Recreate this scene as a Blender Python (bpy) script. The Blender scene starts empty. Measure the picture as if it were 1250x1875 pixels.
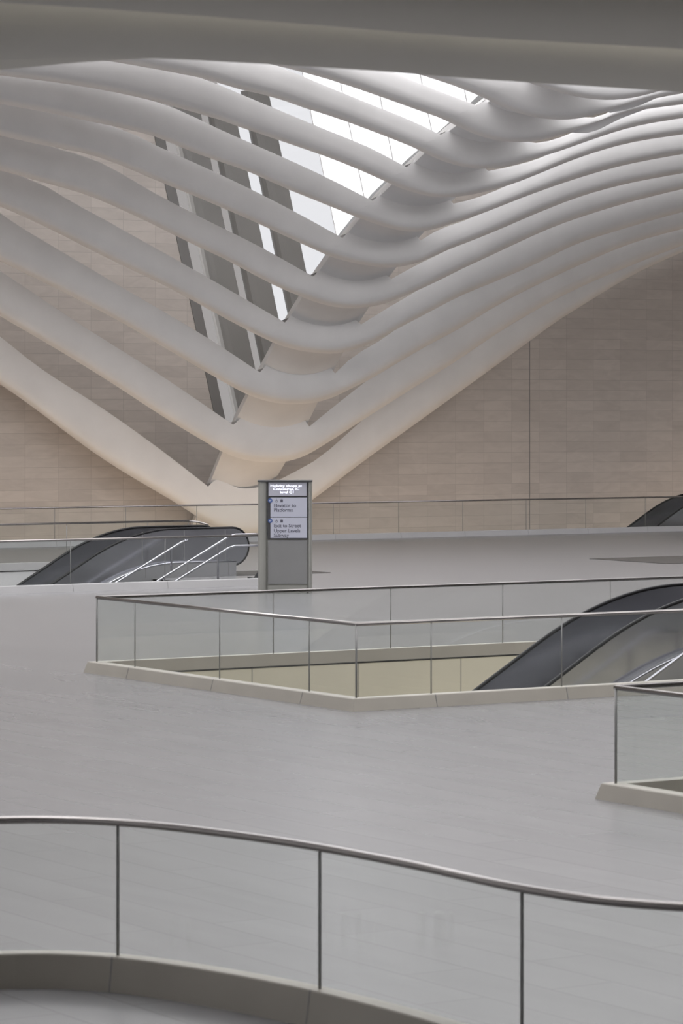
import bpy, bmesh, math, random
from mathutils import Vector
random.seed(7)
SC = bpy.context.scene
COL = SC.collection
R = math.radians
# ------------------------------------------------------------------ camera, world, lights, exposure
F = 5900.0; HC = 3.8; YH = 756.0; CX = 625.0
YAW = math.atan2(0.5329, 0.8462)
GX, GY = math.sin(YAW), math.cos(YAW)          # forward
RX, RY = math.cos(YAW), -math.sin(YAW)         # right
cd = bpy.data.cameras.new('camera'); cam = bpy.data.objects.new('camera', cd); COL.objects.link(cam)
cam.location = (0, 0, HC); cam.rotation_euler = (R(90), 0, -YAW)
cd.sensor_fit = 'HORIZONTAL'; cd.sensor_width = 36; cd.lens = 36 * F / 1250
cd.shift_y = -(937.5 - YH) / 1250
cd.clip_end = 500
cd.dof.use_dof = True; cd.dof.focus_distance = 88; cd.dof.aperture_fstop = 9.0
SC.camera = cam
SC.view_settings.view_transform = 'Standard'; SC.view_settings.look = 'None'
SC.view_settings.gamma = 1; SC.view_settings.use_curve_mapping = False
SC.view_settings.exposure = -0.2
SC.cycles.transparent_max_bounces = 40; SC.cycles.max_bounces = 10; SC.cycles.diffuse_bounces = 5
w = bpy.data.worlds.new('sky'); SC.world = w; w.use_nodes = True
bg = w.node_tree.nodes['Background']; bg.inputs[0].default_value = (0.985, 0.97, 0.985, 1); bg.inputs[1].default_value = 4.0

def area(name, loc, size, power, color, rot=(0, 0, 0)):
    l = bpy.data.lights.new(name, 'AREA'); l.shape = 'RECTANGLE'; l.size, l.size_y = size
    l.energy = power; l.color = color
    o = bpy.data.objects.new(name, l); COL.objects.link(o); o.location = loc; o.rotation_euler = rot
    return o
WARM = (1.0, 0.78, 0.58)
# warm strip washing the back wall and the rib undersides from the slot between floor edge and wall
area('wall_wash_light', (55, 84.6, -1.6), (70, 0.5), 700, WARM, (R(180 - 28), 0, 0))
area('wall_foot_light', (55, 88.4, -4.0), (70, 1.2), 450, WARM, (R(180), 0, 0))
# lamps of the lower level shining up into the stair openings
area('lower_level_light_middle', (27.5, 37.5, -4.6), (9, 4), 270, (1, 0.9, 0.72), (R(180), 0, 0))
area('lower_level_light_far', (30, 68.5, -3.0), (9, 2.5), 90, (1, 0.93, 0.82), (R(180), 0, 0))

# ------------------------------------------------------------------ projection helpers (photo pixel -> place)
def WV(px, py, v):
    k = (px - CX) / F; D = v / (GY + RY * k)
    return Vector((D * (GX + RX * k), v, HC - (py - YH) / F * D))
def WZ(px, py, z):
    k = (px - CX) / F; D = F * (HC - z) / (py - YH)
    return Vector((D * (GX + RX * k), D * (GY + RY * k), z))
def U_at(px, v):
    return WV(px, YH, v).x
def V_at(px, u):
    k = (px - CX) / F; D = u / (GX + RX * k)
    return D * (GY + RY * k)

# ------------------------------------------------------------------ materials
def mat(name, color, rough=0.5, metal=0.0, var=0.0, vscale=1.0, emit=None, estr=0.0, spec=0.5, stretch=None, bump=0.0, coords='Object'):
    m = bpy.data.materials.new(name); m.use_nodes = True
    nt = m.node_tree; b = nt.nodes['Principled BSDF']
    b.inputs['Base Color'].default_value = (*color, 1); b.inputs['Roughness'].default_value = rough
    b.inputs['Metallic'].default_value = metal; b.inputs['Specular IOR Level'].default_value = spec
    if emit: b.inputs['Emission Color'].default_value = (*emit, 1); b.inputs['Emission Strength'].default_value = estr
    tc = nt.nodes.new('ShaderNodeTexCoord'); mp = nt.nodes.new('ShaderNodeMapping')
    nt.links.new(tc.outputs[coords], mp.inputs[0])
    if stretch: mp.inputs['Scale'].default_value = stretch
    n = nt.nodes.new('ShaderNodeTexNoise'); n.inputs['Scale'].default_value = vscale; n.inputs['Detail'].default_value = 6
    nt.links.new(mp.outputs[0], n.inputs['Vector'])
    if var:
        cr = nt.nodes.new('ShaderNodeMapRange'); cr.inputs['From Min'].default_value = .3; cr.inputs['From Max'].default_value = .7
        cr.inputs['To Min'].default_value = 1 - var; cr.inputs['To Max'].default_value = 1 + var
        nt.links.new(n.outputs['Fac'], cr.inputs[0])
        mx = nt.nodes.new('ShaderNodeVectorMath'); mx.operation = 'SCALE'
        mx.inputs[0].default_value = color; nt.links.new(cr.outputs[0], mx.inputs['Scale'])
        nt.links.new(mx.outputs[0], b.inputs['Base Color'])
    if bump:
        bp = nt.nodes.new('ShaderNodeBump'); bp.inputs['Strength'].default_value = bump; bp.inputs['Distance'].default_value = .02
        nt.links.new(n.outputs['Fac'], bp.inputs['Height']); nt.links.new(bp.outputs[0], b.inputs['Normal'])
    return m

def brick_mat(name, color, mortar, bw, rh, axes, offset, rough, var, msize, nvar=0.06, nscale=(1, 1, 1), spec=0.5, squash=1.0, shift=(0, 0, 0), detail=7):
    """stone slabs: axes picks which object coordinates are the brick's x and y"""
    m = bpy.data.materials.new(name); m.use_nodes = True
    nt = m.node_tree; b = nt.nodes['Principled BSDF']; L = nt.links.new
    tc = nt.nodes.new('ShaderNodeTexCoord'); sp = nt.nodes.new('ShaderNodeSeparateXYZ'); L(tc.outputs['Object'], sp.inputs[0])
    cb = nt.nodes.new('ShaderNodeCombineXYZ'); L(sp.outputs[axes[0]], cb.inputs[0]); L(sp.outputs[axes[1]], cb.inputs[1])
    mp = nt.nodes.new('ShaderNodeMapping'); mp.inputs['Location'].default_value = shift; L(cb.outputs[0], mp.inputs[0])
    br = nt.nodes.new('ShaderNodeTexBrick'); L(mp.outputs[0], br.inputs['Vector'])
    br.offset = offset; br.squash = squash; br.inputs['Scale'].default_value = 1; br.inputs['Brick Width'].default_value = bw
    br.inputs['Row Height'].default_value = rh; br.inputs['Mortar Size'].default_value = msize; br.inputs['Mortar Smooth'].default_value = 0.2
    br.inputs['Bias'].default_value = 0
    lo = [c * (1 - var) for c in color]; hi = [min(1, c * (1 + var)) for c in color]
    br.inputs['Color1'].default_value = (*lo, 1); br.inputs['Color2'].default_value = (*hi, 1); br.inputs['Mortar'].default_value = (*mortar, 1)
    n = nt.nodes.new('ShaderNodeTexNoise'); n.inputs['Scale'].default_value = 1; n.inputs['Detail'].default_value = detail; n.inputs['Distortion'].default_value = 1.2
    mp2 = nt.nodes.new('ShaderNodeMapping'); mp2.inputs['Scale'].default_value = nscale; L(tc.outputs['Object'], mp2.inputs[0]); L(mp2.outputs[0], n.inputs['Vector'])
    cr = nt.nodes.new('ShaderNodeMapRange'); cr.inputs['From Min'].default_value = .3; cr.inputs['From Max'].default_value = .7
    cr.inputs['To Min'].default_value = 1 - nvar; cr.inputs['To Max'].default_value = 1 + nvar; L(n.outputs['Fac'], cr.inputs[0])
    mx = nt.nodes.new('ShaderNodeVectorMath'); mx.operation = 'SCALE'; L(br.outputs['Color'], mx.inputs[0]); L(cr.outputs[0], mx.inputs['Scale'])
    L(mx.outputs[0], b.inputs['Base Color'])
    b.inputs['Roughness'].default_value = rough; b.inputs['Specular IOR Level'].default_value = spec
    return m

def glass_mat(name, tint, ior=1.45, rough=0.02):
    m = bpy.data.materials.new(name); m.use_nodes = True; nt = m.node_tree; nt.nodes.clear()
    o = nt.nodes.new('ShaderNodeOutputMaterial'); t = nt.nodes.new('ShaderNodeBsdfTransparent'); t.inputs[0].default_value = (*tint, 1)
    g = nt.nodes.new('ShaderNodeBsdfGlossy'); g.inputs['Roughness'].default_value = rough; g.inputs['Color'].default_value = (.9, .93, .92, 1)
    ge = nt.nodes.new('ShaderNodeNewGeometry'); dt = nt.nodes.new('ShaderNodeVectorMath'); dt.operation = 'DOT_PRODUCT'
    nt.links.new(ge.outputs['Incoming'], dt.inputs[0]); nt.links.new(ge.outputs['Normal'], dt.inputs[1])
    ab = nt.nodes.new('ShaderNodeMath'); ab.operation = 'ABSOLUTE'; nt.links.new(dt.outputs['Value'], ab.inputs[0])
    om = nt.nodes.new('ShaderNodeMath'); om.operation = 'SUBTRACT'; om.inputs[0].default_value = 1; nt.links.new(ab.outputs[0], om.inputs[1])
    pw = nt.nodes.new('ShaderNodeMath'); pw.operation = 'POWER'; pw.inputs[1].default_value = 5; nt.links.new(om.outputs[0], pw.inputs[0])
    fr = nt.nodes.new('ShaderNodeMath'); fr.operation = 'MULTIPLY_ADD'; fr.inputs[1].default_value = .96; fr.inputs[2].default_value = .04
    nt.links.new(pw.outputs[0], fr.inputs[0])
    mx = nt.nodes.new('ShaderNodeMixShader'); nt.links.new(fr.outputs[0], mx.inputs[0]); nt.links.new(t.outputs[0], mx.inputs[1]); nt.links.new(g.outputs[0], mx.inputs[2])
    nt.links.new(mx.outputs[0], o.inputs[0])
    return m

M = {}
M['plaster'] = mat('white_plaster', (.83, .825, .82), .55, var=.035, vscale=.9, bump=.03)
M['plaster_near'] = mat('grey_plaster', (.86, .83, .75), .6, var=.03, vscale=.8)
M['wall'] = brick_mat('marble_wall', (.54, .497, .46), (.45, .415, .385), 1.145, .352, (0, 2), 0.0, .45, .06, .010, .06, (1.2, 1, 4))
M['floor'] = brick_mat('marble_floor', (.20, .198, .203), (.165, .163, .167), 2.6, .52, (1, 0), .37,   .26, .03, .010, .05, (1.6, .35, 1), spec=.32, detail=3)
M['curb_grey'] = mat('curb_grey', (.40, .395, .40), .45, var=.04, vscale=1.5)
M['fin'] = mat('fin_shaded', (.25, .245, .235), .5, var=.05, vscale=.6)  # base colour darkened to carry the shade on the fin fronts
M['edge'] = mat('dark_wall_edge', (.20, .195, .19), .6)
M['curb'] = mat('curb_stone', (.39, .365, .32), .5, var=.05, vscale=1.5)
M['cream'] = brick_mat('cream_panels', (.66, .62, .50), (.36, .34, .28), 1.9, 3.2, (0, 2), 0.0, .5, .02, .012, .03, (1, 1, 1))
M['cream_y'] = brick_mat('cream_panels_side', (.66, .62, .50), (.36, .34, .28), 1.9, 3.2, (1, 2), 0.0, .5, .02, .012, .03, (1, 1, 1))
M['pale'] = mat('pale_lining', (.55, .55, .56), .5, var=.03)
M['rail'] = mat('brushed_steel_rail', (.36, .34, .33), .25, 1.0, var=.08, vscale=.8)
M['steel'] = mat('polished_steel', (.55, .55, .60), .2, 1.0)
M['joint'] = mat('panel_joint', (.26, .26, .255), .4, .3)
M['glass'] = glass_mat('balustrade_glass', (.972, .982, .977))
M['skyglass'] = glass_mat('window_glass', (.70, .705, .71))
M['skyglass2'] = glass_mat('milky_window_glass', (.50, .505, .51))  # greyish pane; behind the right fin it imitates a lit side
M['stripglass'] = glass_mat('fin_strip_glass', (.34, .335, .33))  # tint chosen to imitate the lit fin sides in the gaps
M['rubber'] = mat('black_rubber', (.012, .012, .013), .5, spec=.2)
M['escpanel'] = mat('escalator_panel', (.42, .425, .455), .2, .9, var=.12, vscale=.7, stretch=(1, 1, 2))
M['esccover'] = mat('escalator_cover', (.36, .36, .37), .42, .6, var=.06, vscale=.6)
M['escstep'] = mat('escalator_step', (.2, .2, .21), .45, .7)
M['mat'] = mat('grey_floor_plate', (.09, .085, .08), .95, var=.06, vscale=3, spec=0)
M['kiosk'] = mat('kiosk_metal', (.38, .38, .35), .38, .55, var=.05, vscale=2)
M['kiosk_dark'] = mat('kiosk_dark_metal', (.085, .085, .09), .4, .4)
M['kiosk_panel'] = mat('kiosk_lower_panel', (.27, .27, .27), .42, .35, var=.04, vscale=2)
M['screen'] = mat('display_background', (.32, .32, .36), .25, 0, emit=(.30, .30, .36), estr=.35)
M['sign'] = mat('sign_white', (.42, .43, .50), .3, emit=(.42, .43, .52), estr=.14)
M['led'] = mat('lit_lettering', (.9, .9, .95), .4, emit=(.86, .88, 1), estr=1.3)
M['ink'] = mat('dark_lettering', (.10, .10, .13), .6)
M['blue'] = mat('blue_roundel', (.06, .11, .30), .4)
M['black'] = mat('black_cloth', (.015, .014, .015), .7)

# ------------------------------------------------------------------ object helpers
def tag(o, label=None, cat=None, group=None, kind=None):
    if label: o['label'] = label
    if cat: o['category'] = cat
    if group: o['group'] = group
    if kind: o['kind'] = kind
    return o
def obj(name, bm, m, parent=None, smooth=False):
    me = bpy.data.meshes.new(name); bmesh.ops.recalc_face_normals(bm, faces=bm.faces[:]); bm.to_mesh(me); bm.free()
    me.materials.append(m)
    if smooth:
        for p in me.polygons: p.use_smooth = True
    o = bpy.data.objects.new(name, me); COL.objects.link(o)
    if parent: o.parent = parent
    return o
def empty(name, loc, rz=0):
    o = bpy.data.objects.new(name, None); COL.objects.link(o); o.location = loc; o.rotation_euler = (0, 0, rz); o.empty_display_size = .1
    return o
def sub(parent, pts):                                    # world points into the parent's frame (no rotation)
    return [p - parent.location for p in pts]
def add_box(bm, c, s, rz=0):
    x, y, z = [a / 2 for a in s]; vs = []
    for dz in (-z, z):
        for dx, dy in ((-x, -y), (x, -y), (x, y), (-x, y)):
            X = dx * math.cos(rz) - dy * math.sin(rz); Y = dx * math.sin(rz) + dy * math.cos(rz)
            vs.append(bm.verts.new((c[0] + X, c[1] + Y, c[2] + dz)))
    for f in ((3, 2, 1, 0), (4, 5, 6, 7), (0, 1, 5, 4), (1, 2, 6, 5), (2, 3, 7, 6), (3, 0, 4, 7)):
        bm.faces.new([vs[i] for i in f])
    return vs
def box(name, c, s, m, parent=None, rz=0, bevel=0):
    bm = bmesh.new(); add_box(bm, c, s, rz)
    if bevel: bmesh.ops.bevel(bm, geom=bm.edges[:], offset=bevel, segments=3, affect='EDGES', profile=.6)
    return obj(name, bm, m, parent)
def loft(bm, rings, closed=True, caps=True):
    vr = [[bm.verts.new(p) for p in r] for r in rings]; n = len(vr[0])
    for a, b in zip(vr, vr[1:]):
        for i in range(n if closed else n - 1):
            j = (i + 1) % n
            bm.faces.new((a[i], a[j], b[j], b[i]))
    if caps and closed:
        bm.faces.new(vr[0]); bm.faces.new(vr[-1][::-1])
    return vr
def add_tube(bm, pts, r, n=12, rz=None):
    rings = []
    for i, p in enumerate(pts):
        a = pts[max(0, i - 1)]; b = pts[min(len(pts) - 1, i + 1)]
        t = (b - a).normalized(); s = t.cross(Vector((0, 0, 1)))
        if s.length < 1e-4: s = Vector((1, 0, 0))
        s.normalize(); q = s.cross(t)
        rings.append([p + s * (r * math.cos(2 * math.pi * k / n)) + q * ((rz or r) * math.sin(2 * math.pi * k / n)) for k in range(n)])
    loft(bm, rings)
def tube(name, pts, r, m, parent=None, n=12, rz=None):
    if parent: pts = sub(parent, pts)
    bm = bmesh.new(); add_tube(bm, pts, r, n, rz)
    return obj(name, bm, m, parent, True)
def extrude_poly(bm, pts, d):
    a = [bm.verts.new(p) for p in pts]; b = [bm.verts.new(p + d) for p in pts]
    bm.faces.new(a); bm.faces.new(b[::-1]); n = len(pts)
    for i in range(n): bm.faces.new((a[i], b[i], b[(i + 1) % n], a[(i + 1) % n]))
def catmull(P, n):
    """smooth polyline resampled evenly by arc length"""
    Q = []
    for i in range(len(P) - 1):
        p0 = P[max(0, i - 1)]; p1 = P[i]; p2 = P[i + 1]; p3 = P[min(len(P) - 1, i + 2)]
        d = math.dist(p1, p2); 
        def tan(a, b, c):
            da, db = math.dist(a, b), math.dist(b, c)
            if da < 1e-9 or db < 1e-9: return [(y - x) / max(math.dist(a, c), 1e-9) for x, y in zip(a, c)]
            return [((y - x) / da * db + (z - y) / db * da) / (da + db) for x, y, z in zip(a, b, c)]
        t1 = tan(p0, p1, p2); t2 = tan(p1, p2, p3)
        for k in range(16):
            t = k / 16; h1 = 2 * t**3 - 3 * t**2 + 1; h2 = t**3 - 2 * t**2 + t; h3 = -2 * t**3 + 3 * t**2; h4 = t**3 - t**2
            Q.append(tuple(h1 * a + h2 * b * d + h3 * c + h4 * e * d for a, b, c, e in zip(p1, t1, p2, t2)))
    Q.append(tuple(P[-1]))
    S = [0]
    for a, b in zip(Q, Q[1:]): S.append(S[-1] + math.dist(a, b))
    out = []; j = 0
    for k in range(n):
        s = S[-1] * k / (n - 1)
        while j < len(S) - 2 and S[j + 1] < s: j += 1
        f = (s - S[j]) / max(1e-9, S[j + 1] - S[j]); out.append(tuple(x + (y - x) * f for x, y in zip(Q[j], Q[j + 1])))
    return out

# ------------------------------------------------------------------ the hall: floor, stair openings, walls, roof
V_EDGE = WZ(625, 756 + 2.7 * F / 100.0, 1.1).y      # helper value only
# openings in the floor (u0, u1, v0, v1)
A2 = WZ(652, 1143, 1.1); B2 = WZ(175, 1094, 1.1)
O2 = (A2.x, 34.2, A2.y, B2.y)
v1n = WZ(0, 991.5, 1.1).y; v1f = WZ(200, 956.5, 1.1).y
O1 = (16.0, 35.7, v1n, v1f)
O1b = (35.6, 38.0, 66.9, v1f)
C3 = WZ(1127, 1259, 1.1)
O3 = (C3.x, C3.x + 12, C3.y - 7.0, C3.y)
VB = WZ(965, 914.5, 1.1).y
O5 = (53.0, 66, v1n, v1f)
holes = [O2, O1, O3, (-12, 92, VB + .15, 89.5)]
def slab(name, u0, u1, v0, v1, z, holes, m, th):
    us = sorted({u0, u1, *[h[0] for h in holes if u0 < h[0] < u1], *[h[1] for h in holes if u0 < h[1] < u1]})
    vs = sorted({v0, v1, *[h[2] for h in holes if v0 < h[2] < v1], *[h[3] for h in holes if v0 < h[3] < v1]})
    bm = bmesh.new(); cache = {}
    def V(a, b, z_):
        k = (a, b, z_)
        if k not in cache: cache[k] = bm.verts.new(k)
        return cache[k]
    solid = {}
    for i in range(len(us) - 1):
        for j in range(len(vs) - 1):
            cu, cv = (us[i] + us[i + 1]) / 2, (vs[j] + vs[j + 1]) / 2
            solid[i, j] = not any(h[0] < cu < h[1] and h[2] < cv < h[3] for h in holes)
    for (i, j), s in solid.items():
        if not s: continue
        a, b, c, d = (us[i], vs[j]), (us[i + 1], vs[j]), (us[i + 1], vs[j + 1]), (us[i], vs[j + 1])
        bm.faces.new([V(*p, z) for p in (a, b, c, d)]); bm.faces.new([V(*p, z - th) for p in (d, c, b, a)])
        for (p, q, n) in ((a, b, (i, j - 1)), (b, c, (i + 1, j)), (c, d, (i, j + 1)), (d, a, (i - 1, j))):
            if not solid.get(n, False): bm.faces.new((V(*p, z), V(*p, z - th), V(*q, z - th), V(*q, z)))
    return tag(obj(name, bm, m), kind='structure')
slab('floor', -12, 92, -15, 89, 0, holes, M['floor'], .30)
slab('floor_lower', -12, 92, -15, 89.5, -6.0, [], M['floor'], .2)
slab('ceiling', -12, 92, -15, 96, 19.6, [(3, 67, 44.5, 73), (2, 46, 17, 31)], M['plaster'], .6)  # unseen roof; openings placed and sized to light the ribs and near floor

def well(name, o, m, my):                              # lining of a stair opening below the floor
    u0, u1, v0, v1 = o; t = .12
    bm = bmesh.new(); add_box(bm, ((u0 + u1) / 2, v1 + t / 2 - .05, -3.02), (u1 - u0 + 2 * t, t, 5.94)); tag(obj('wall_' + name + '_far', bm, m), kind='structure')
    bm = bmesh.new(); add_box(bm, ((u0 + u1) / 2, v0 - t / 2 + .05, -3.02), (u1 - u0 + 2 * t, t, 5.94)); tag(obj('wall_' + name + '_near', bm, m), kind='structure')
    bm = bmesh.new(); add_box(bm, (u0 - t / 2 + .05, (v0 + v1) / 2, -3.02), (t, v1 - v0, 5.94)); tag(obj('wall_' + name + '_left', bm, my), kind='structure')
well('middle_well', O2, M['cream'], M['cream_y'])
well('far_well', O1, M['pale'], M['pale'])
well('right_well', O3, M['cream'], M['cream_y'])
bm = bmesh.new(); add_box(bm, (40, VB + .08, -3.03), (104, .12, 5.94)); tag(obj('wall_slot', bm, M['pale']), kind='structure')

VW = 89.2
def poly_wall(name, pts, m, v=VW, d=.4):
    bm = bmesh.new(); extrude_poly(bm, pts, Vector((0, d, 0))); return tag(obj(name, bm, m), kind='structure')
def wl(px, py): return WV(px, py, VW)
e_top = wl(303, 262); e_bot = wl(425, 830)
dirn = (e_top - e_bot); e_up = e_bot + dirn * ((19 - e_bot.z) / dirn.z)
redge = [(452, 800), (505, 690), (556, 600), (612, 500), (665, 420), (722, 350), (785, 288), (845, 235), (905, 180), (985, 105), (1110, -40)]
RE = [wl(x + 10, y) for x, y in redge]
poly_wall('wall_back', [Vector((-12, VW, -6)), Vector((92, VW, -6)), Vector((92, VW, 19.3)), Vector((RE[-1].x + 4, VW, 19.3))] + RE[::-1] + [e_bot, e_up, Vector((-12, VW, 19.3))], M['wall'])
poly_wall('wall_left', [Vector((-12, -15, -6)), Vector((-12, 89.2, -6)), Vector((-12, 89.2, 19.3)), Vector((-12, -15, 19.3))], M['plaster'])
bpy.data.objects['wall_left'].data.transform(__import__('mathutils').Matrix.Translation((0, 0, 0)))
def side_wall(name, a, b, z0=-6, z1=19.3, t=.3, m=None):
    bm = bmesh.new(); c = ((a[0] + b[0]) / 2, (a[1] + b[1]) / 2, (z0 + z1) / 2)
    add_box(bm, c, (abs(b[0] - a[0]) + t, abs(b[1] - a[1]) + t, z1 - z0)); return tag(obj(name, bm, m or M['plaster']), kind='structure')
bpy.data.objects.remove(bpy.data.objects['wall_left'])
side_wall('wall_left', (-12.2, -15), (-12.2, 89.0)); side_wall('wall_right', (92.2, -15), (92.2, 89.0)); side_wall('wall_front', (-12, -15.2), (92, -15.2))
# unseen slab added over the camera to shade the near beams
box('ceiling_shade_slab', (6, -7, 6.8), (26, 9, .5), M['plaster_near'])['kind'] = 'structure'

pj = WV(969.5, 800, VW); bm = bmesh.new(); add_box(bm, (pj.x, VW - .004, 2.3), (.018, .01, 8.4)); tag(obj('trim_2', bm, M['joint']), kind='structure')
# window beyond the ribs
mull = [(577, 250), (645, 262), (712, 262), (779, 190), (846, 150)]
LEAN = (e_bot.x - e_top.x) / (e_bot.z - e_top.z)       # metres sideways per metre up
VG = 90.6
def lean_line(px, py, v, z0, z1):
    p = WV(px, py, v); return [Vector((p.x + LEAN * (z - p.z), v, z)) for z in (z0, z1)]
xs = [WV(px, py, VG).x - LEAN * WV(px, py, VG).z for px, py in mull]   # sideways position at z = 0
xs = [WV(a, 300, VG).x - LEAN * WV(a, 300, VG).z for a in (255, 352, 428, 502)] + xs + [xs[-1] + 1.5, xs[-1] + 3.2]
ew = [Vector((e_bot.x + LEAN * (z - e_bot.z), 0, z)) for z in (1.5, 19)]
bm = bmesh.new(); extrude_poly(bm, [Vector((p.x + d, VW - .03, p.z)) for p, d in ((ew[0], -.36), (ew[0], 0), (ew[1], 0), (ew[1], -.36))], Vector((0, .5, 0)))
tag(obj('trim_1', bm, M['edge']), kind='structure')
for i, (a, b) in enumerate(zip(xs, xs[1:])):
    z0, z1 = .6, 19.2; bm = bmesh.new()
    extrude_poly(bm, [Vector((a + LEAN * z0, VG, z0)), Vector((b + LEAN * z0, VG, z0)), Vector((b + LEAN * z1, VG, z1)), Vector((a + LEAN * z1, VG, z1))], Vector((0, .03, 0)))
    win = tag(obj('window_%d' % (i + 1), bm, M['stripglass'] if i < 2 else M['skyglass2'] if i < 4 else M['skyglass']), kind='structure')  # panes behind the fins stand in for their sky-lit sides
    bm = bmesh.new(); add_tube(bm, [Vector((b + LEAN * z0, VG - .03, z0)), Vector((b + LEAN * z1, VG - .03, z1))], .016, 8)
    obj('mullion', bm, M['plaster'], win)

rev = RE + [Vector((RE[-1].x + 4, VW, 19.3))]
bm = bmesh.new()
for a, b in zip(rev, rev[1:]):
    n = Vector((b.z - a.z, 0, a.x - b.x)).normalized() * .25
    extrude_poly(bm, [a + n * .0, b + n * .0, b + n, a + n], Vector((0, VG + .3 - VW, 0)))
for v_ in bm.verts: v_.co.y += .05
tag(obj('wall_window_reveal', bm, M['fin']), kind='structure')  # added to block sky light leaking in beside the glass
# ------------------------------------------------------------------ tall fins at the window
def fin(l0, r0, y0, ytop, ybot, vf, depth, label):
    """l0, r0: left and right of the front face at photo row y0"""
    pl = WV(l0, y0, vf); pr = WV(r0, y0, vf); zt = WV((l0 + r0) / 2, ytop, vf).z; zb = WV((l0 + r0) / 2, ybot, vf).z
    w_ = pr.x - pl.x; rad = .16; rings = []
    base = pl.x + LEAN * (zb - pl.z)
    sec = []
    for k in range(5): a = math.pi / 2 * k / 4; sec.append((rad * 1.9 * (1 - math.sin(a)) , rad * 1.3 * (1 - math.cos(a))))
    sec = sec[::-1]                                    # left edge gently rounded
    prof = [(0, depth)] + [(s[0], s[1]) for s in [(0, rad * 1.3), (rad * .15, rad * .8), (rad * .6, rad * .3), (rad * 1.3, 0.04), (rad * 2.2, 0)]] + [(w_ - .05, 0), (w_, .05), (w_, depth)]
    o = empty('window_fin', (base + w_ / 2, vf, zb))
    n = 12
    for k in range(n + 1):
        z = zb + (zt - zb) * k / n; dx = LEAN * (z - zb)
        rings.append([Vector((base + dx + a, vf + b, z)) for a, b in prof])
    # rounded top on the right corner
    rc = .22
    for k in range(1, 7):
        a = math.pi / 2 * k / 6; z = zt + rc * math.sin(a); ww = w_ - rc * (1 - math.cos(a)); dx = LEAN * (z - zb)
        rings.append([Vector((base + dx + (min(a_, ww)), vf + b, z)) for a_, b in prof])
    bpy.data.objects.remove(o)
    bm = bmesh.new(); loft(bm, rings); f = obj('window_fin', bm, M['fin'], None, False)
    return tag(f, label, 'fin', 'leaning fins between wall and window')
fin(336, 389, 300, 207, 800, 89.75, .25, 'leftmost leaning shaded fin right beside the tiled wall edge')
fin(406, 452, 300, 190, 800, 89.75, .25, 'middle of the three leaning shaded fins behind the ribs')
fin(477, 521, 300, 181, 800, 89.75, .3, 'right leaning shaded fin with rounded top next to the bright window')

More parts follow.
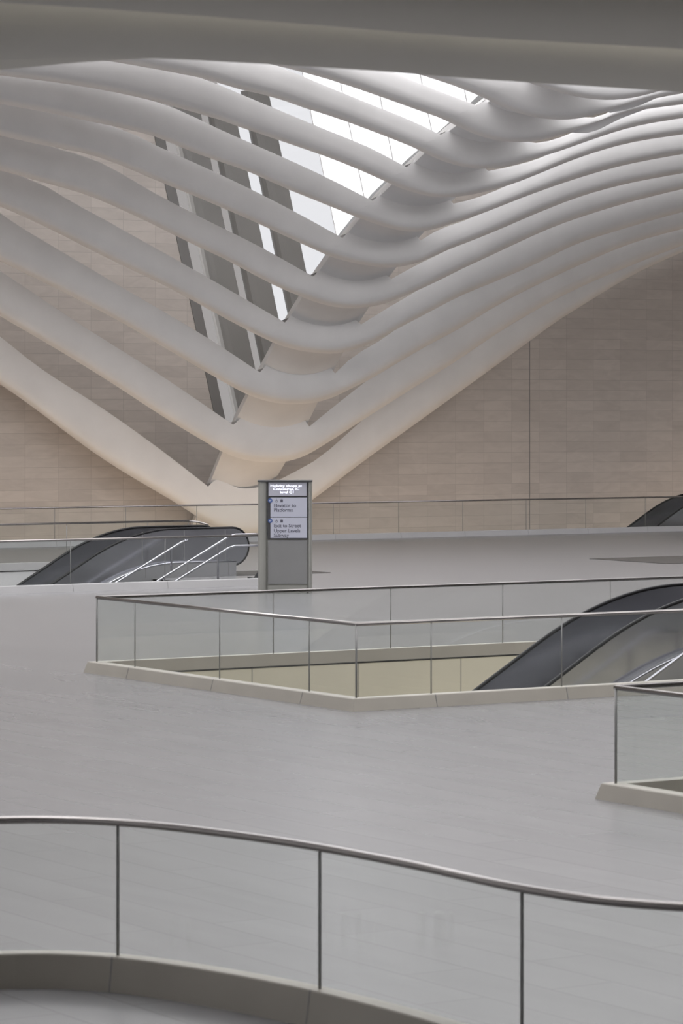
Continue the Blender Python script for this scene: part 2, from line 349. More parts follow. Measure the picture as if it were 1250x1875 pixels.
# ------------------------------------------------------------------ ribs and spine
ribs = [
 dict(v=87.6, U=[(-160, 516), (0, 616), (60, 664), (200, 756), (300, 828), (381, 891)], NR=(510, 879), c=[(392, 880), (440, 894), (468, 893)],
      UR=[(580, 842), (650, 792), (760, 708), (900, 628), (984, 580), (1068, 535), (1152, 500), (1250, 462), (1380, 415)],
      L=[(-160, 612), (0, 704), (200, 848), (320, 920), (398, 966)], B=[(440, 980), (485, 972), (525, 948)], LR=[(572, 915), (658, 850), (780, 762), (900, 675), (970, 624), (1020, 588), (1074, 554), (1152, 507), (1250, 461), (1380, 408)]),
 dict(v=86.0, U=[(-160, 392), (0, 496), (144, 592), (300, 691), (427, 778)], NR=(566, 781), c=[(446, 762), (502, 772), (552, 763)],
      UR=[(650, 716), (720, 675), (840, 608), (984, 530), (1068, 490), (1152, 455), (1250, 426), (1380, 390)],
      L=[(-160, 482), (0, 579), (108, 642), (202, 700), (300, 764), (380, 812)], B=[(406, 827), (440, 840), (482, 846), (524, 845), (552, 837)], LR=[(594, 814), (650, 778), (773, 700), (840, 658), (900, 617), (970, 574), (1057, 528), (1138, 493), (1250, 449), (1380, 405)]),
 dict(v=84.4, U=[(-160, 295), (0, 390), (14, 400), (120, 465), (216, 522), (300, 571), (382, 620), (476, 682)], NR=(613, 684), c=[(493, 664), (546, 676), (601, 668)],
      UR=[(650, 650), (684, 632), (720, 612), (792, 575), (900, 524), (1012, 466), (1138, 426), (1250, 394), (1380, 365)],
      L=[(-160, 400), (0, 478), (120, 537), (216, 587), (300, 636), (396, 692), (432, 712)], B=[(454, 723), (496, 736), (538, 740), (569, 738), (600, 731)], LR=[(640, 713), (667, 700), (720, 669), (780, 634), (840, 602), (900, 565), (984, 521), (1068, 482), (1152, 447), (1250, 419), (1380, 390)]),
 dict(v=82.8, U=[(-160, 285), (0, 309), (41, 324), (72, 335), (120, 363), (187, 400), (300, 463), (420, 531), (524, 592)], NR=(661, 594), c=[(531, 576), (596, 597), (648, 584)],
      UR=[(706, 566), (768, 535), (840, 500), (936, 456), (1012, 422), (1102, 391), (1250, 352), (1380, 325)],
      L=[(-160, 335), (0, 378), (72, 410), (144, 446), (216, 482), (300, 522), (372, 561), (444, 600), (482, 619)], B=[(499, 627), (540, 640), (580, 646), (617, 647), (648, 640)], LR=[(684, 626), (720, 606), (792, 568), (840, 543), (900, 518), (970, 488), (1057, 446), (1138, 420), (1250, 388), (1380, 360)]),
 dict(v=81.2, U=[(-160, 215), (0, 241), (60, 262), (115, 275), (154, 286), (300, 363), (372, 400), (478, 453), (576, 508)], NR=(716, 511), c=[(583, 494), (648, 512), (702, 500)],
      UR=[(761, 486), (816, 464), (900, 432), (984, 396), (1068, 364), (1124, 348), (1250, 323), (1380, 300)],
      L=[(-160, 275), (0, 312), (72, 332), (144, 352), (264, 403), (334, 438), (420, 479), (487, 515), (530, 535)], B=[(548, 542), (580, 554), (620, 563), (667, 563), (706, 555)], LR=[(740, 542), (792, 519), (840, 495), (900, 467), (936, 450), (1012, 416), (1102, 385), (1250, 346), (1380, 320)]),
 dict(v=79.6, U=[(-160, 160), (0, 182), (96, 198), (156, 218), (192, 227), (223, 237), (300, 273), (391, 314), (468, 351), (540, 388), (629, 437)], NR=(770, 440), c=[(637, 424), (700, 441), (758, 429)],
      UR=[(800, 422), (857, 404), (900, 390), (956, 367), (1040, 338), (1124, 313), (1250, 288), (1380, 268)],
      L=[(-160, 215), (0, 248), (60, 262), (168, 284), (300, 336), (396, 376), (454, 401), (545, 443), (585, 461)], B=[(591, 464), (625, 476), (667, 485), (708, 490), (740, 487)], LR=[(770, 479), (816, 459), (860, 442), (900, 426), (984, 390), (1068, 358), (1124, 342), (1250, 317), (1380, 295)]),
 dict(v=77.9, U=[(-160, 110), (0, 124), (29, 130), (96, 142), (178, 158), (252, 177), (300, 191), (331, 203), (396, 234), (468, 266), (540, 298), (600, 326), (686, 370)], NR=(830, 373), c=[(694, 354), (760, 372), (816, 360)],
      UR=[(860, 366), (900, 353), (956, 335), (1040, 302), (1138, 270), (1250, 251), (1380, 235)],
      L=[(-160, 160), (0, 190), (96, 208), (192, 228), (240, 238), (300, 256), (336, 272), (396, 294), (449, 312), (516, 342), (600, 376), (638, 392)], B=[(665, 402), (700, 414), (740, 423), (769, 424), (800, 418)], LR=[(830, 408), (857, 400), (900, 384), (956, 362), (1040, 332), (1124, 307), (1250, 282), (1380, 262)]),
 dict(v=76.2, U=[(-160, 70), (150, 100), (240, 113), (270, 118), (324, 132), (365, 142), (444, 174), (499, 197), (600, 239), (680, 272), (749, 309)], NR=(894, 313), c=[(755, 294), (816, 314), (882, 304)],
      UR=[(920, 308), (984, 294), (1068, 267), (1152, 240), (1250, 222), (1380, 208)],
      L=[(-160, 115), (0, 138), (96, 150), (178, 163), (252, 178), (300, 190), (348, 204), (389, 215), (434, 231), (514, 258), (600, 288), (660, 312), (700, 330)], B=[(730, 343), (760, 353), (800, 361), (828, 361), (860, 357)], LR=[(900, 348), (940, 336), (984, 319), (1040, 296), (1138, 265), (1250, 246), (1380, 230)]),
 dict(v=74.5, U=[(-160, 30), (200, 60), (350, 80), (430, 97), (497, 116), (540, 134), (600, 159), (696, 198), (760, 224), (812, 250)], NR=(957, 258), c=[(818, 238), (880, 256), (944, 247)],
      UR=[(984, 262), (1012, 256), (1068, 240), (1152, 211), (1250, 196), (1380, 184)],
      L=[(-160, 75), (100, 100), (200, 112), (270, 124), (324, 134), (365, 142), (444, 165), (497, 177), (564, 200), (600, 211), (696, 246), (754, 269)], B=[(785, 284), (820, 298), (860, 307), (900, 308), (928, 305)], LR=[(970, 293), (1020, 278), (1068, 261), (1152, 234), (1250, 216), (1380, 200)]),
 dict(v=72.8, U=[(-160, 5), (200, 30), (500, 75), (650, 108), (718, 131), (768, 153), (830, 177), (882, 197)], NR=(1022, 206), c=[(888, 182), (950, 202), (1010, 196)],
      UR=[(1060, 214), (1079, 216), (1152, 196), (1250, 176), (1380, 160)],
      L=[(-160, 45), (200, 70), (350, 88), (430, 102), (497, 118), (600, 145), (696, 177), (760, 200), (800, 214)], B=[(829, 227), (865, 244), (905, 256), (940, 260), (975, 259)], LR=[(1012, 251), (1068, 234), (1152, 206), (1250, 191), (1380, 178)]),
 dict(v=71.1, U=[(-160, -30), (300, 10), (500, 35), (650, 62), (800, 102), (880, 124), (955, 150)], NR=(1094, 158), c=[(961, 136), (1025, 155), (1082, 148)],
      UR=[(1120, 176), (1160, 172), (1222, 156), (1300, 140), (1380, 130)],
      L=[(-160, 20), (300, 48), (500, 75), (650, 103), (718, 122), (766, 136), (869, 172)], B=[(895, 184), (935, 202), (980, 215), (1020, 219), (1050, 218)], LR=[(1085, 211), (1120, 202), (1152, 192), (1200, 180), (1250, 171), (1380, 150)]),
 dict(v=69.4, U=[(-160, -70), (300, -35), (500, -10), (700, 25), (850, 55), (950, 78), (1030, 104)], NR=(1168, 112), c=[(1036, 90), (1100, 108), (1156, 102)],
      UR=[(1200, 130), (1250, 122), (1300, 112), (1380, 100)],
      L=[(-160, -20), (300, 5), (500, 28), (700, 66), (800, 90), (870, 112), (940, 137)], B=[(965, 150), (1010, 165), (1060, 178), (1110, 183), (1135, 182)], LR=[(1152, 180), (1185, 173), (1222, 162), (1300, 140), (1380, 120)]),
]
names = ['lowest white curved rib, its lower edge lit warm above the back wall', 'second white rib from the bottom, above the dark triangular gap',
 'third white rib from the bottom of the ribbed canopy', 'fourth white rib counted from the bottom of the canopy', 'fifth white rib, just under the lowest bright window sliver',
 'sixth white rib from the bottom, over the lowest bright window sliver', 'seventh white rib up, between two bright window slivers', 'eighth white rib from the bottom, crossing the bright window',
 'ninth white rib from the bottom, near the top of the window', 'tenth white rib up, partly under the dark foreground beam', 'second highest white rib, mostly behind the dark foreground beam',
 'white rib under the dark beam at the upper right, only its curved bottom showing']
def rib(r, label, nl=34, nb=16, nr=44, band=.20, bdepth=.5, tdepth=.95, mt='plaster', name='roof_rib'):
    NL = r['U'][-1]; NR = r['NR']
    xo = {82.8: 38, 81.2: 108, 79.6: 185, 77.9: 245, 76.2: 300, 74.5: 480, 72.8: 700}.get(r['v'])
    if xo: r['U'] = [(x, y - (14 if x < xo - 50 else 8 if x < xo else 0)) for x, y in r['U']]
    sm = lambda t: 0 if t < 0 else 1 if t > 1 else t * t * (3 - 2 * t)
    r['UR'] = [(x, y - 22 * sm((x - NR[0] - 45) / 190)) for x, y in r['UR']]
    for key in ('UR', 'LR'):
        x, y = r[key][-1]; r[key] = r[key] + [(x + 260, y - 62), (x + 560, y - 105)]
    for key in ('U', 'L'):
        (x, y), (x2, y2) = r[key][:2]; sl_ = max(.12, (y2 - y) / (x2 - x)); r[key] = [(x - 420, y - 420 * sl_ * .7)] + r[key]
    U = catmull(r['U'], nl) + catmull([NL] + r['c'] + [NR], nb)[1:] + catmull([NR] + r['UR'], nr)[1:]
    Lall = r['L'] + r['B'] + r['LR']
    iL, iR = len(r['L']) - 1, len(r['L']) + len(r['B'])
    D = catmull(Lall, 600)
    def near(p): return min(range(600), key=lambda k: math.dist(D[k], p))
    a, b = near(Lall[iL]), near(Lall[iR])
    L = catmull(D[:a + 1][::6] + [D[a]], nl) + catmull(D[a:b + 1][::4] + [D[b]], nb)[1:] + catmull(D[b:][::6] + [D[-1]], nr)[1:]
    v = r['v']; rings = []
    n = len(U)
    for k in range(n):
        lo, up = L[k], U[k]; td = tdepth if k < nl else .62
        P0 = WV(lo[0], lo[1], v + bdepth)                         # back lower edge: the silhouette
        f = band
        def at(t, dv):
            return WV(lo[0] + (up[0] - lo[0]) * t, lo[1] + (up[1] - lo[1]) * t, v + dv)
        ring = [P0, at(f * .16, bdepth * .60), at(f * .42, bdepth * .30), at(f * .8, bdepth * .10), at(f * 1.25, .02), at(f * 1.5, 0), at(.55, -.006), at(.85, 0), at(.96, .0), at(1, .004), at(1, .03)]
        top = ring[-1]; ring.append(Vector((top.x, top.y + td - .03, top.z - .02)) if k < nl else Vector((top.x, top.y + .3, top.z - .42))); ring.append(Vector((P0.x * .5 + top.x * .5, v + td + .02, P0.z * .5 + top.z * .5)))
        rings.append(ring)
    bm = bmesh.new(); loft(bm, rings)
    o = obj(name, bm, M[mt], None, True)
    m = o.modifiers.new('es', 'EDGE_SPLIT'); m.split_angle = R(50)
    return tag(o, label, 'rib', 'curved ribs of the canopy')
for r_, n_ in zip(ribs, names): rib(r_, n_)

# spine: one continuous inclined box joining the bends of all ribs
rows = []
sl, sr = [], []
for r_ in ribs:
    NL = r_['U'][-1]; NR = r_['NR']
    sl.append(WV(NL[0] + 2, NL[1] - 4, r_['v'] + .2)); sr.append(WV(NR[0] - 4, NR[1] - 4, r_['v'] + .2))
sl.insert(0, sl[0] + (sl[0] - sl[1])); sr.insert(0, sr[0] + (sr[0] - sr[1]))
sl.append(sl[-1] + (sl[-1] - sl[-2])); sr.append(sr[-1] + (sr[-1] - sr[-2]))
rings = []
for i in range(len(sl)):
    a, b = sl[i], sr[i]; ring = []
    for k in range(13):
        t = k / 12; p = a.lerp(b, t); s = 1 - (2 * t - 1) ** 2
        ring.append(p + Vector((0, -.10, -.22)) * s)
    off = Vector((0, .22, .2))
    ring += [b + off + Vector((-.12, 0, 0)), a + off + Vector((.12, 0, 0))]
    rings.append(ring)
bm = bmesh.new(); loft(bm, rings); sp = obj('canopy_spine', bm, M['plaster'], None, True)
m_ = sp.modifiers.new('es', 'EDGE_SPLIT'); m_.split_angle = R(40)
tag(sp, 'broad white spine rising behind the kiosk and joining the curved ribs', 'spine')

# ------------------------------------------------------------------ foreground beams
def beam(name, lo, up, v, label, depth=.7, belly=.16):
    L = catmull(lo, 40); Uq = catmull(up, 40); rings = []
    for a, b in zip(L, Uq):
        ring = []
        for k in range(13):
            t = k / 12; dv = depth * (1 - math.sin(math.pi * min(1, t * 1.05) * .5 + 0)) ** 2.2 if t < .95 else 0
            dv += max(0, t - .75) ** 2 * belly * 18
            ring.append(WV(a[0] + (b[0] - a[0]) * t, a[1] + (b[1] - a[1]) * t, v + dv))
        ring.append(Vector((ring[-1].x, ring[-1].y + depth, ring[-1].z)))
        ring.append(Vector((ring[0].x, ring[0].y + depth * .6, ring[0].z + .05)))
        rings.append(ring)
    bm = bmesh.new(); loft(bm, rings); o = obj(name, bm, M['plaster_near'], None, True)
    m = o.modifiers.new('es', 'EDGE_SPLIT'); m.split_angle = R(55)
    return tag(o, label, 'beam', 'blurred beams near the camera')
beam('ceiling_beam', [(-1100, 88), (-200, 118), (0, 110), (120, 106), (250, 106), (500, 118), (720, 131), (950, 149), (1250, 168), (1450, 182), (2700, 270)], [(-1100, -80), (-200, -50), (60, -38), (450, -10), (900, 26), (1250, 46), (1450, 58), (2700, 146)], 15.5, 'dark rounded foreground beam crossing the top, lower of the two')
beam('ceiling_beam', [(-1100, -36), (-200, -6), (60, 6), (450, 32), (900, 68), (1250, 88), (1450, 100), (2700, 188)], [(-1100, -180), (-200, -150), (450, -120), (900, -90), (1450, -60), (2700, 10)], 13.6, 'out of focus grey foreground beam at the very top edge', belly=.1)
beam('ceiling_beam', [(-1100, 110), (-200, 140), (0, 128), (150, 114), (300, 106), (600, 100), (800, 100)], [(-1100, 30), (-200, 60), (150, 62), (600, 66), (800, 70)], 18.0, 'thin end of a brownish blurred beam at the upper left', depth=.4)

# ------------------------------------------------------------------ glass balustrades
def railing(label, path, joints, hr=1.10, curb=.16, outward=1, end_caps=(True, True), cw=.17, rr=.026, corner_joints=True, jw=.018, name='glass_railing', cm='curb', seams=True):
    """path: list of (u, v); joints: positions along the path (metres) where two panes meet"""
    P = [Vector((a, b, 0)) for a, b in path]
    root = empty(name, P[len(P) // 2]); tag(root, label, 'railing')
    S = [0]
    for a, b in zip(P, P[1:]): S.append(S[-1] + (b - a).length)
    def at(s):
        s = max(0, min(S[-1], s)); j = 0
        while j < len(S) - 2 and S[j + 1] < s: j += 1
        return P[j].lerp(P[j + 1], (s - S[j]) / (S[j + 1] - S[j]))
    def normals():
        N = []
        for i in range(len(P)):
            a = (P[i] - P[i - 1]).normalized() if i else None; b = (P[i + 1] - P[i]).normalized() if i < len(P) - 1 else None
            na = Vector((-a.y, a.x, 0)) if a else None; nb = Vector((-b.y, b.x, 0)) if b else None
            if na is None: N.append(nb)
            elif nb is None: N.append(na)
            else:
                m = (na + nb).normalized(); N.append(m / max(.3, m.dot(na)))
        return N
    N = normals()
    # curb: sloping outer face, flat top
    rings = []
    for p, n in zip(P, N):
        rings.append([p + n * outward * x + Vector((0, 0, z)) for x, z in ((-cw * .45, -.02), (-cw * .45, curb), (cw * .55, curb), (cw * .60, curb - .01), (cw * .86, 0.0), (cw * .86, -.02))])
    bm = bmesh.new(); loft(bm, [sub(root, r) for r in rings]); obj('stone_curb', bm, M[cm], root)
    tube('handrail', [p + Vector((0, 0, hr)) for p in P], rr, M['rail'], root)
    js = sorted(set([0, S[-1]] + list(joints) + ([s for s in S[1:-1]] if corner_joints else [])))
    for a, b in zip(js, js[1:]):
        inner = [a + jw / 2] + [s for s in S if a + jw < s < b - jw] + [b - jw / 2]
        pts = [at(s) for s in inner]; bm = bmesh.new(); th = .012; rings = []
        for i, p in enumerate(pts):
            q = (pts[min(i + 1, len(pts) - 1)] - pts[max(0, i - 1)]).normalized(); n = Vector((-q.y, q.x, 0)) * th / 2
            rings.append([p - n + Vector((0, 0, curb - .01)), p + n + Vector((0, 0, curb - .01)), p + n + Vector((0, 0, hr - rr * .6)), p - n + Vector((0, 0, hr - rr * .6))])
        loft(bm, [sub(root, r) for r in rings]); obj('glass_panel', bm, M['glass'], root)
    for s in js:
        if s in (0, S[-1]) and not end_caps[0 if s == 0 else 1]: continue
        p = at(s); bm = bmesh.new(); wj = jw * (1.5 if corner_joints and s in S[1:-1] else 1)
        bmesh.ops.create_cone(bm, cap_ends=True, segments=10, radius1=wj / 2, radius2=wj / 2, depth=hr - curb)
        for v_ in bm.verts: v_.co += p - root.location + Vector((0, 0, (hr + curb) / 2))
        obj('joint_strip', bm, M['joint'], root, True)
    if seams:
        for s in js[1:-1]:
            p = at(s); q = (at(s + .05) - at(s - .05)).normalized(); n = Vector((-q.y, q.x, 0)) * outward
            pr = [(cw * .55, curb + .002), (cw * .615, curb - .008), (cw * .875, 0.0), (cw * .5, 0.0)]
            bm = bmesh.new(); extrude_poly(bm, [p - q * .005 + n * x + Vector((0, 0, z)) - root.location for x, z in pr], q * .01); obj('curb_seam', bm, M['joint'], root)
    return root
def arc_s(path, pts):
    """distance along the path of the point nearest to each given point"""
    P = [Vector((a, b, 0)) for a, b in path]; out = []
    for q in pts:
        q = Vector((q[0], q[1], 0)); best = None; s0 = 0
        for a, b in zip(P, P[1:]):
            d = b - a; t = max(0, min(1, (q - a).dot(d) / d.length_squared)); e = (a + d * t - q).length
            if best is None or e < best[0]: best = (e, s0 + t * d.length)
            s0 += d.length
        out.append(best[1])
    return out

# middle opening
path = [(O2[1], O2[3]), (O2[0], O2[3]), (O2[0], O2[2]), (O2[1], O2[2])]
jj = [(U_at(x, O2[3]), O2[3]) for x in (500, 715, 920, 1117)] + [(O2[0], V_at(x, O2[0])) for x in (247, 402, 566)] + [(U_at(x, O2[2]), O2[2]) for x in (789, 1028)]
railing('glass railing around the middle stair opening, forming a sharp corner', path, arc_s(path, jj), outward=-1)
# far left opening, near side and far side
path = [(24, O1[2]), (U_at(470, O1[2]) + .35, O1[2])]
jj = [(U_at(x, O1[2]), O1[2]) for x in (-50, 129, 302)]
railing('long glass railing left of the kiosk, in front of the escalator', path, arc_s(path, jj), outward=-1, end_caps=(False, True), cm='curb_grey')
ux = U_at(345, O1[3])
path = [(24, O1[3]), (ux, O1[3])]
jj = [(U_at(x, O1[3]), O1[3]) for x in (-30, 122, 270)]
far_rail = railing('short glass railing behind the left escalator, ending in a bent tip', path, arc_s(path, jj), end_caps=(False, True), cm='curb_grey')
tube('rail_tip', [Vector((ux, O1[3], 1.10)), Vector((ux + .22, O1[3] - .1, 1.07)), Vector((ux + .44, O1[3] - .2, 1.0)), Vector((ux + .46, O1[3] - .21, .93))], .026, M['rail'], far_rail)
# back slot
path = [(34, VB), (84, VB)]
ub = [U_at(x, VB) for x in (100, 230, 360, 486, 610, 730, 847, 963, 1072, 1181)]
du = (ub[-1] - ub[0]) / 9
ub = [ub[0] - du * 2, ub[0] - du] + ub + [ub[-1] + du, ub[-1] + 2 * du]
railing('long straight glass railing along the foot of the back wall', path, arc_s(path, [(u, VB) for u in ub]), outward=-1, end_caps=(False, False), cm='curb_grey')
# right opening
path = [(O3[1], O3[3]), (O3[0], O3[3]), (O3[0], O3[2]), (O3[1], O3[2])]
railing('glass railing corner at the right edge with greenish glass', path, [2.2, 6.5, 12 + 2.4, 12 + 4.7], outward=-1)
# near curved
rp = [(-260, 1522), (-120, 1508), (0, 1502), (60, 1501), (215, 1506), (400, 1525), (585, 1552), (750, 1583), (955, 1627), (1100, 1649), (1250, 1661), (1420, 1668)]
pp = [WZ(x, y, 1.1) for x, y in catmull(rp, 60)]
path = [(p.x, p.y) for p in pp]
jq = [WZ(x, y, 1.1) for x, y in ((-160, 1512), (216, 1506), (586, 1552), (955, 1627), (1310, 1664))]
railing('curved glass railing with steel handrail closest to the camera', path, arc_s(path, [(p.x, p.y) for p in jq]), curb=.225, outward=-1, corner_joints=False, jw=.022, cw=.13, end_caps=(False, False))

# ------------------------------------------------------------------ escalators
def escalator(label, vn, vf, uk, ub, zlow=-4.5, nb=2.9, hz=1.12, plate=2.6, roundr=1.1):
    """descends towards -u; uk: where slope meets the level line; vn, vf: near and far handrail"""
    T = math.tan(R(30)); root = empty('escalator', (uk, (vn + vf) / 2, 0)); tag(root, label, 'escalator')
    def prof(h):                                     # from the bottom up to the newel start, offset h under/over the nosing line
        pts = []
        ul = uk + (zlow) / T
        pts += [(ul - 1.8, zlow), (ul - .8, zlow)]
        for k in range(1, 8): t = k / 8; pts.append((((1 - t) ** 2) * (ul - .8) + 2 * t * (1 - t) * ul + t * t * (ul + .8), (1 - t) ** 2 * zlow + 2 * t * (1 - t) * zlow + t * t * (zlow + .8 * T)))
        pts.append((ul + .8, zlow + .8 * T))
        pts.append((uk - roundr, -roundr * T))
        for k in range(1, 12): t = k / 12; pts.append((uk - roundr + 2 * roundr * t, -roundr * T * (1 - t) ** 2))
        pts.append((uk + roundr, 0)); pts.append((uk + nb, 0))
        return [(a, b + h) for a, b in pts]
    newR = (hz - .24) / 2
    for v, nm in ((vn, 'near'), (vf, 'far')):
        hp = prof(hz)
        cap = [(uk + nb + newR * math.sin(a), hz - newR + newR * math.cos(a)) for a in [math.pi * k / 14 for k in range(1, 14)]]
        tail = [(uk + nb - .1, hz - 2 * newR), (uk + nb - .55, hz - 2 * newR + .02)]
        path = hp + cap + tail
        tube('handrail', [Vector((a, v, b)) for a, b in path], .04, M['rubber'], root, n=10, rz=.028)
        # balustrade panel
        low = prof(.33)
        up = [(a, b) for a, b in prof(hz - .02)]
        poly_u = up; poly_l = low
        bm = bmesh.new()
        rings = []
        for (a, b), (c, d) in zip(poly_u, poly_l):
            rings.append([Vector((a, v - .02, b)), Vector((a, v + .02, b)), Vector((c, v + .02, d)), Vector((c, v - .02, d))])
        R2 = newR - .02
        for k in range(1, 13):
            a = math.pi * .5 * k / 12; x = uk + nb + R2 * math.sin(a); h = R2 * math.cos(a); zc = hz - newR
            rings.append([Vector((x, v - .02, zc + h)), Vector((x, v + .02, zc + h)), Vector((x, v + .02, zc - h + .0)), Vector((x, v - .02, zc - h))])
        loft(bm, [sub(root, r) for r in rings]); obj('balustrade', bm, M['escpanel'], root)
        # deck and outer cover
        s = -1 if v == vn else 1
        rings = []
        for a, b in prof(.33):
            rings.append([Vector((a, v - s * .07, b - .02)), Vector((a, v - s * .06, b + .012)), Vector((a, v + s * .17, b + .012)), Vector((a, v + s * .19, b - .01)), Vector((a, v + s * .19, b - 1.15 if a < uk + nb - .9 else -.02)), Vector((a, v - s * .07, b - 1.15 if a < uk + nb - .9 else -.02))])
        bm = bmesh.new(); loft(bm, [sub(root, r) for r in rings]); obj('outer_cover', bm, M['esccover'], root)
        tube('trim_strip', [Vector((a, v + s * .185, b + .02)) for a, b in prof(.33)], .018, M['steel'], root, n=6)
    for du in (.25, 1.35, 2.45):
        for z0_, z1_, off in ((.36, hz - .05, -.022), (.02, .31, -.193)):
            bm = bmesh.new(); add_box(bm, Vector((uk + du, vn + off, (z0_ + z1_) / 2)) - root.location, (.018, .006, z1_ - z0_)); obj('panel_seam', bm, M['joint'], root)
    # steps
    ys = [vn + .09, vf - .09]; bm = bmesh.new(); u = uk; z = 0.0; run = .4; prev = []
    pts = [(uk + 1.0, 0), (uk + .35, 0)]
    u, z = uk + .35, 0
    while z > zlow: pts += [(u, z - .2)]; u -= .2 / T; z -= .2; pts += [(u, z)]
    lv = [[bm.verts.new(Vector((a, y, b - .02)) - root.location) for y in ys] for a, b in pts]
    for p, q in zip(lv, lv[1:]): bm.faces.new((p[0], p[1], q[1], q[0]))
    st = obj('step_chain', bm, M['escstep'], root); sm = st.modifiers.new('s', 'SOLIDIFY'); sm.thickness = .05
    bm = bmesh.new(); add_box(bm, Vector((uk + (1.0 + plate + nb) / 2, (vn + vf) / 2, .004)) - root.location, (plate + nb - 1.0, vf - vn + .36, .016)); obj('landing_plate', bm, M['mat'], root)
    return root
v1a, v1b = 65.05, 66.45
escalator('left dark escalator descending to the left, beside the kiosk', v1a, v1b, 35.3, 0, nb=2.65)
escalator('large right escalator rising out of the middle stair opening', 38.3, 39.75, 29.95, 0, nb=3.2, roundr=1.4, plate=2.4)
escalator('far right escalator, only a dark corner showing under the back wall', 84.2, 85.6, 67.1, 0, nb=3.2, plate=.4)
# landing plate of an opening out of frame on the right
q = [WZ(1110, 1022, .008), WZ(1188, 1033, .008)]
bm = bmesh.new(); add_box(bm, (53.4, (q[0].y + q[1].y) / 2, .004), (6.0 + 1.0, abs(q[0].y - q[1].y) , .014)); 
for v_ in bm.verts: v_.co.x += (q[0].x + q[1].x) / 2 - 53.4 + 3.5
tag(obj('floor_plate', bm, M['mat']), 'dark grey plate in the floor at the right edge below the back railing', 'floor plate')

# ------------------------------------------------------------------ stairs with steel handrails beside the left and middle escalators
def stairs(label, v0, v1, ut, n=26, run=.30, rise=.165, rails=True, name='staircase'):
    bm = bmesh.new(); u, z = ut, 0.0; pts = [(ut + .02, -.32), (ut + .02, 0 - .002), (ut, -.002)]
    top = []
    for k in range(n): top += [(u, z - .002), (u, z - rise)]; z -= rise; u -= run; top += []
    prof = [(ut, -.4)] + top + [(u, z), (u, z - .3)]
    rings = [[Vector((a, v, b)) for a, b in prof] for v in (v0, v1)]
    A = [bm.verts.new(p) for p in rings[0]]; B = [bm.verts.new(p) for p in rings[1]]
    bm.faces.new(A); bm.faces.new(B[::-1])
    for i in range(len(A)): j = (i + 1) % len(A); bm.faces.new((A[i], A[j], B[j], B[i]))
    return tag(obj(name, bm, M['floor']), label, 'stairs')
stairs('stone staircase going down to the left in front of the left escalator', 61.25, 64.7, 35.65)
stairs('stone staircase inside the middle opening in front of the escalator', 34.95, 38.0, 34.1)
def stair_rail(label, v, ut, zt, flat, plen=.8, low=-3.2, slope=.55, r=.024, low_rail=True):
    root = empty('stair_handrail', (ut, v, 0)); tag(root, label, 'handrail', None)
    for dz, nm in ((0, 'upper_rail'),) + (((-.25, 'lower_rail'),) if low_rail else ()):
        tube(nm, [Vector((ut + low / slope, v, zt + dz + low)), Vector((ut - .08, v, zt + dz - .08 * slope)), Vector((ut + .08, v, zt + dz)), Vector((ut + flat, v, zt + dz))], r, M['steel'], root, n=10)
    for k in range(5):
        u = ut - .35 - k * 1.35; z = zt + (u - ut) * slope
        bm = bmesh.new(); add_box(bm, Vector((u, v, z - plen / 2)) - root.location, (.035, .035, plen)); obj('post', bm, M['steel'], root)
    if flat:
        bm = bmesh.new(); add_box(bm, Vector((ut + flat - .03, v, zt / 2)) - root.location, (.035, .035, zt)); obj('post', bm, M['steel'], root)
    return root
P_ = WV(424, 979, 61.55); stair_rail('double polished steel handrail with a level top end beside the kiosk', 61.55, P_.x, P_.z, 1.05, slope=.52)
P_ = WV(338, 989, 64.45); stair_rail('single polished steel handrail sloping down along the left escalator', 64.45, P_.x, P_.z, 0, plen=.5, slope=.52, low_rail=False)
P_ = WV(1250, 1199, 37.6); stair_rail('bright steel handrail glimpsed beside the large right escalator', 37.6, P_.x + .4, P_.z + .23, .6, low_rail=False)

# ------------------------------------------------------------------ information kiosk
KD = 67.9; px = KD / F
kx = (521.5 - CX) * px; KB = Vector((KD * GX + RX * kx, KD * GY + RY * kx, 0))
kio = empty('information_kiosk', KB, -YAW); tag(kio, 'free-standing grey information kiosk with a lit display and directional sign', 'kiosk')
def K(x, y): return ((x - 521.5) * px, HC - (y - YH) * px)      # photo pixel on the kiosk front -> local x, z
def kbox(name, x0, x1, y0, y1, d0, d1, m, parent=kio, bevel=0):
    a, zt = K(x0, y0); b, zb = K(x1, y1); zb = max(zb, 0)
    return box(name, ((a + b) / 2, (d0 + d1) / 2, (zt + zb) / 2), (b - a, d1 - d0, zt - zb), m, parent, 0, bevel)
kbox('body', 476, 567, 883, 1086, .05, .48, M['kiosk'], bevel=.015)
def pillar(x0, x1, nm):
    a, zt = K(x0, 881.5); b, zb = K(x1, 1086); zb = 0; c = (a + b) / 2; r = (b - a) / 2; rings = []
    for z in (zb, zt):
        rings.append([Vector((c + r * math.copysign(abs(math.cos(t)) ** .55, math.cos(t)), .22 + .27 * math.copysign(abs(math.sin(t)) ** .6, math.sin(t)), z)) for t in [2 * math.pi * k / 28 for k in range(28)]])
    bm = bmesh.new(); loft(bm, rings); return obj(nm, bm, M['kiosk'], kio, True)
for p_ in (pillar(472, 489.5, 'side_pillar'), pillar(563.5, 571, 'side_pillar')):
    m_ = p_.modifiers.new('es', 'EDGE_SPLIT'); m_.split_angle = R(60)
kbox('top_cap', 471.5, 571.5, 879.5, 882.5, -.07, .5, M['kiosk_dark'])
kbox('sign_frame', 489.5, 563.5, 882.5, 987, .0, .06, M['kiosk_dark'])
scr = kbox('display', 491.5, 561, 883.5, 908, -.02, .02, M['screen'])
p1 = kbox('sign_panel', 495, 562, 911, 946.2, -.022, .02, M['sign'])
p2 = kbox('sign_panel', 495, 562, 947.6, 985, -.022, .02, M['sign'])
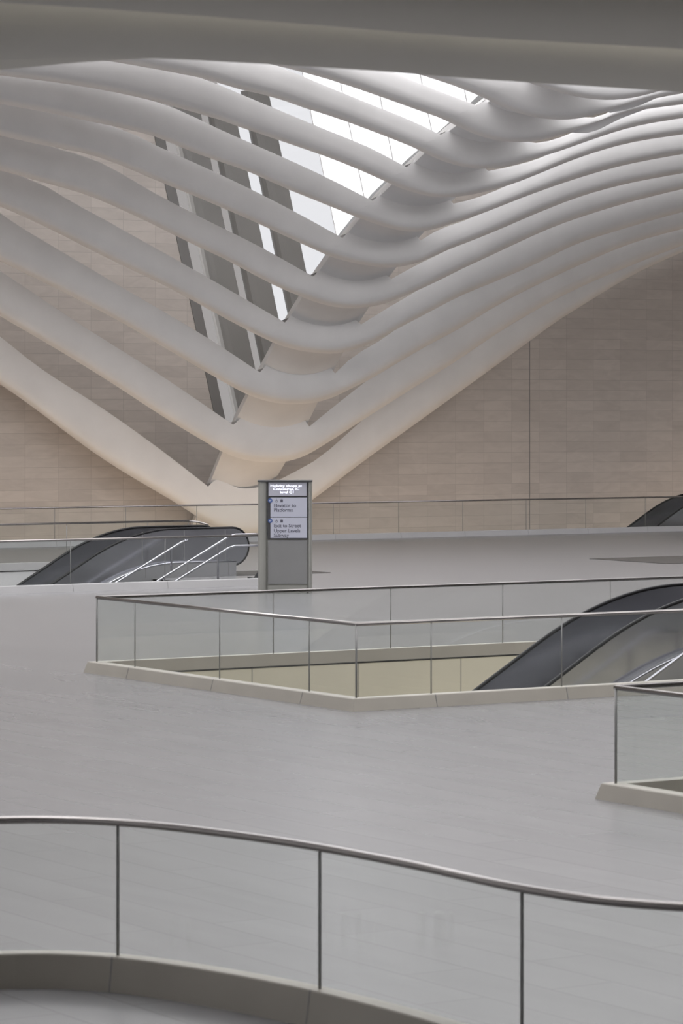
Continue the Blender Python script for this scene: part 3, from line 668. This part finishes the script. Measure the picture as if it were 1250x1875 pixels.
kbox('lower_panel', 490.5, 562.5, 989, 1069, .01, .06, M['kiosk_panel'])
kbox('plinth', 490.5, 562.5, 1072, 1086, -.0, .06, M['kiosk'])
def text(parent, s, x, y, hpx, m, name='lettering', align='LEFT', bold=0.0, sx=1.0, yd=-.0235):
    c = bpy.data.curves.new(name, 'FONT'); c.body = s; c.size = hpx * px * 1.38; c.extrude = .0015; c.offset = bold; c.align_x = align; c.resolution_u = 3
    o = bpy.data.objects.new('tmp', c); COL.objects.link(o); dg = bpy.context.evaluated_depsgraph_get(); dg.update()
    me = bpy.data.meshes.new_from_object(o.evaluated_get(dg)); bpy.data.objects.remove(o); me.name = name
    a, z = K(x, y)
    for v_ in me.vertices: xx, yy, zz = v_.co; v_.co = (a + xx * sx, yd - zz, z + yy)
    me.materials.clear(); me.materials.append(m)
    t = bpy.data.objects.new(name, me); COL.objects.link(t); t.parent = parent; return t
text(scr, 'Holiday shops at', 523.5, 891.6, 4.7, M['led'], align='CENTER', bold=.0012, sx=1.33)
text(scr, 'Concourse, IC', 524, 897.4, 4.6, M['led'], align='CENTER', bold=.0012, sx=1.28)
text(scr, 'level C1', 525.5, 903.2, 4.6, M['led'], align='CENTER', bold=.0012, sx=1.25)
for s, y, pn in (('Elevator to', 928.5, p1), ('Platforms', 936.8, p1), ('Exit to Street', 965.4, p2), ('Upper Levels', 974.6, p2), ('Subway', 983, p2)):
    text(pn, s, 501, y, 6.6, M['ink'], bold=.0012, sx=1.0)
def disc(parent, x, y, r, m, nm, yd=-.026, seg=20):
    a, z = K(x, y); bm = bmesh.new(); bmesh.ops.create_cone(bm, cap_ends=True, segments=seg, radius1=r * px, radius2=r * px, depth=.008)
    for v_ in bm.verts: xx, yy, zz = v_.co; v_.co = (a + xx, yd + zz, z + yy)
    return obj(nm, bm, m, parent)
for y, pn in ((916.5, p1), (953.5, p2)):
    d_ = disc(pn, 494.5, y, 4.2, M['blue'], 'arrow_roundel')
    bm = bmesh.new(); a, z = K(494.5, y)
    for vs in (((-2.2, 0), (0, 2.2), (0, .8)), ((-2.2, 0), (0, -.8), (0, -2.2)), ((-1.6, .5), (2.2, .5), (2.2, -.5), (-1.6, -.5))):
        extrude_poly(bm, [Vector((a + p * px, -.032, z + q_ * px)) for p, q_ in vs], Vector((0, .003, 0)))
    obj('arrow', bm, M['sign'], d_)
    # wheelchair symbol
    bm = bmesh.new(); a, z = K(506, y)
    for vs in (((-.6, 3.2), (.5, 3.2), (.5, 2.2), (-.6, 2.2)), ((-.5, 2), (.3, 2), (.3, -.4), (-.5, -.4)), ((-.5, .2), (1.6, .2), (1.6, -.5), (-.5, -.5)), ((1.2, 0), (1.9, 0), (2.6, -2.6), (1.9, -2.8))):
        extrude_poly(bm, [Vector((a + p * px, -.0245, z + q_ * px)) for p, q_ in vs], Vector((0, .003, 0)))
    for k in range(10):
        a0, a1 = math.pi * (.75 + 1.1 * k / 10), math.pi * (.75 + 1.1 * (k + 1) / 10)
        pr_ = [(math.cos(a0) * 1.6, math.sin(a0) * 1.6 - 1.2), (math.cos(a1) * 1.6, math.sin(a1) * 1.6 - 1.2), (math.cos(a1) * 2.2, math.sin(a1) * 2.2 - 1.2), (math.cos(a0) * 2.2, math.sin(a0) * 2.2 - 1.2)]
        extrude_poly(bm, [Vector((a + p * px, -.0245, z + q_ * px)) for p, q_ in pr_], Vector((0, .003, 0)))
    obj('wheelchair_symbol', bm, M['ink'], pn)
    bm = bmesh.new(); a, z = K(515.5, y)
    extrude_poly(bm, [Vector((a + p * px, -.0245, z + q_ * px)) for p, q_ in ((-2.3, -3), (2.3, -3), (2.3, 2), (-2.3, 2))], Vector((0, .003, 0)))
    extrude_poly(bm, [Vector((a + p * px, -.0245, z + q_ * px)) for p, q_ in ((-1.6, 2.4), (-.2, 2.4), (-.9, 3.4))], Vector((0, .003, 0)))
    extrude_poly(bm, [Vector((a + p * px, -.0245, z + q_ * px)) for p, q_ in ((.2, 3.4), (1.6, 3.4), (.9, 2.4))], Vector((0, .003, 0)))
    obj('elevator_symbol', bm, M['ink'], pn)

# small black stand with its foot, peeking out behind the kiosk
c = WZ(478, 1062, 0)
root = empty('floor_stand', (c.x, c.y, 0), -YAW); tag(root, 'small black stand with a flat foot peeking out behind the kiosk', 'stand')
bm = bmesh.new(); extrude_poly(bm, [Vector((-.17, -.05, .055)), Vector((.2, -.05, .055)), Vector((.2, -.05, .5)), Vector((-.02, -.05, .27))], Vector((0, .12, 0))); obj('upright', bm, M['black'], root)
bm = bmesh.new(); add_tube(bm, [Vector((-.31, 0, .045)), Vector((-.26, 0, .05)), Vector((-.18, 0, .03)), Vector((-.05, 0, .045)), Vector((.2, 0, .04))], .04, 8, .025); obj('foot', bm, M['rubber'], root, True)
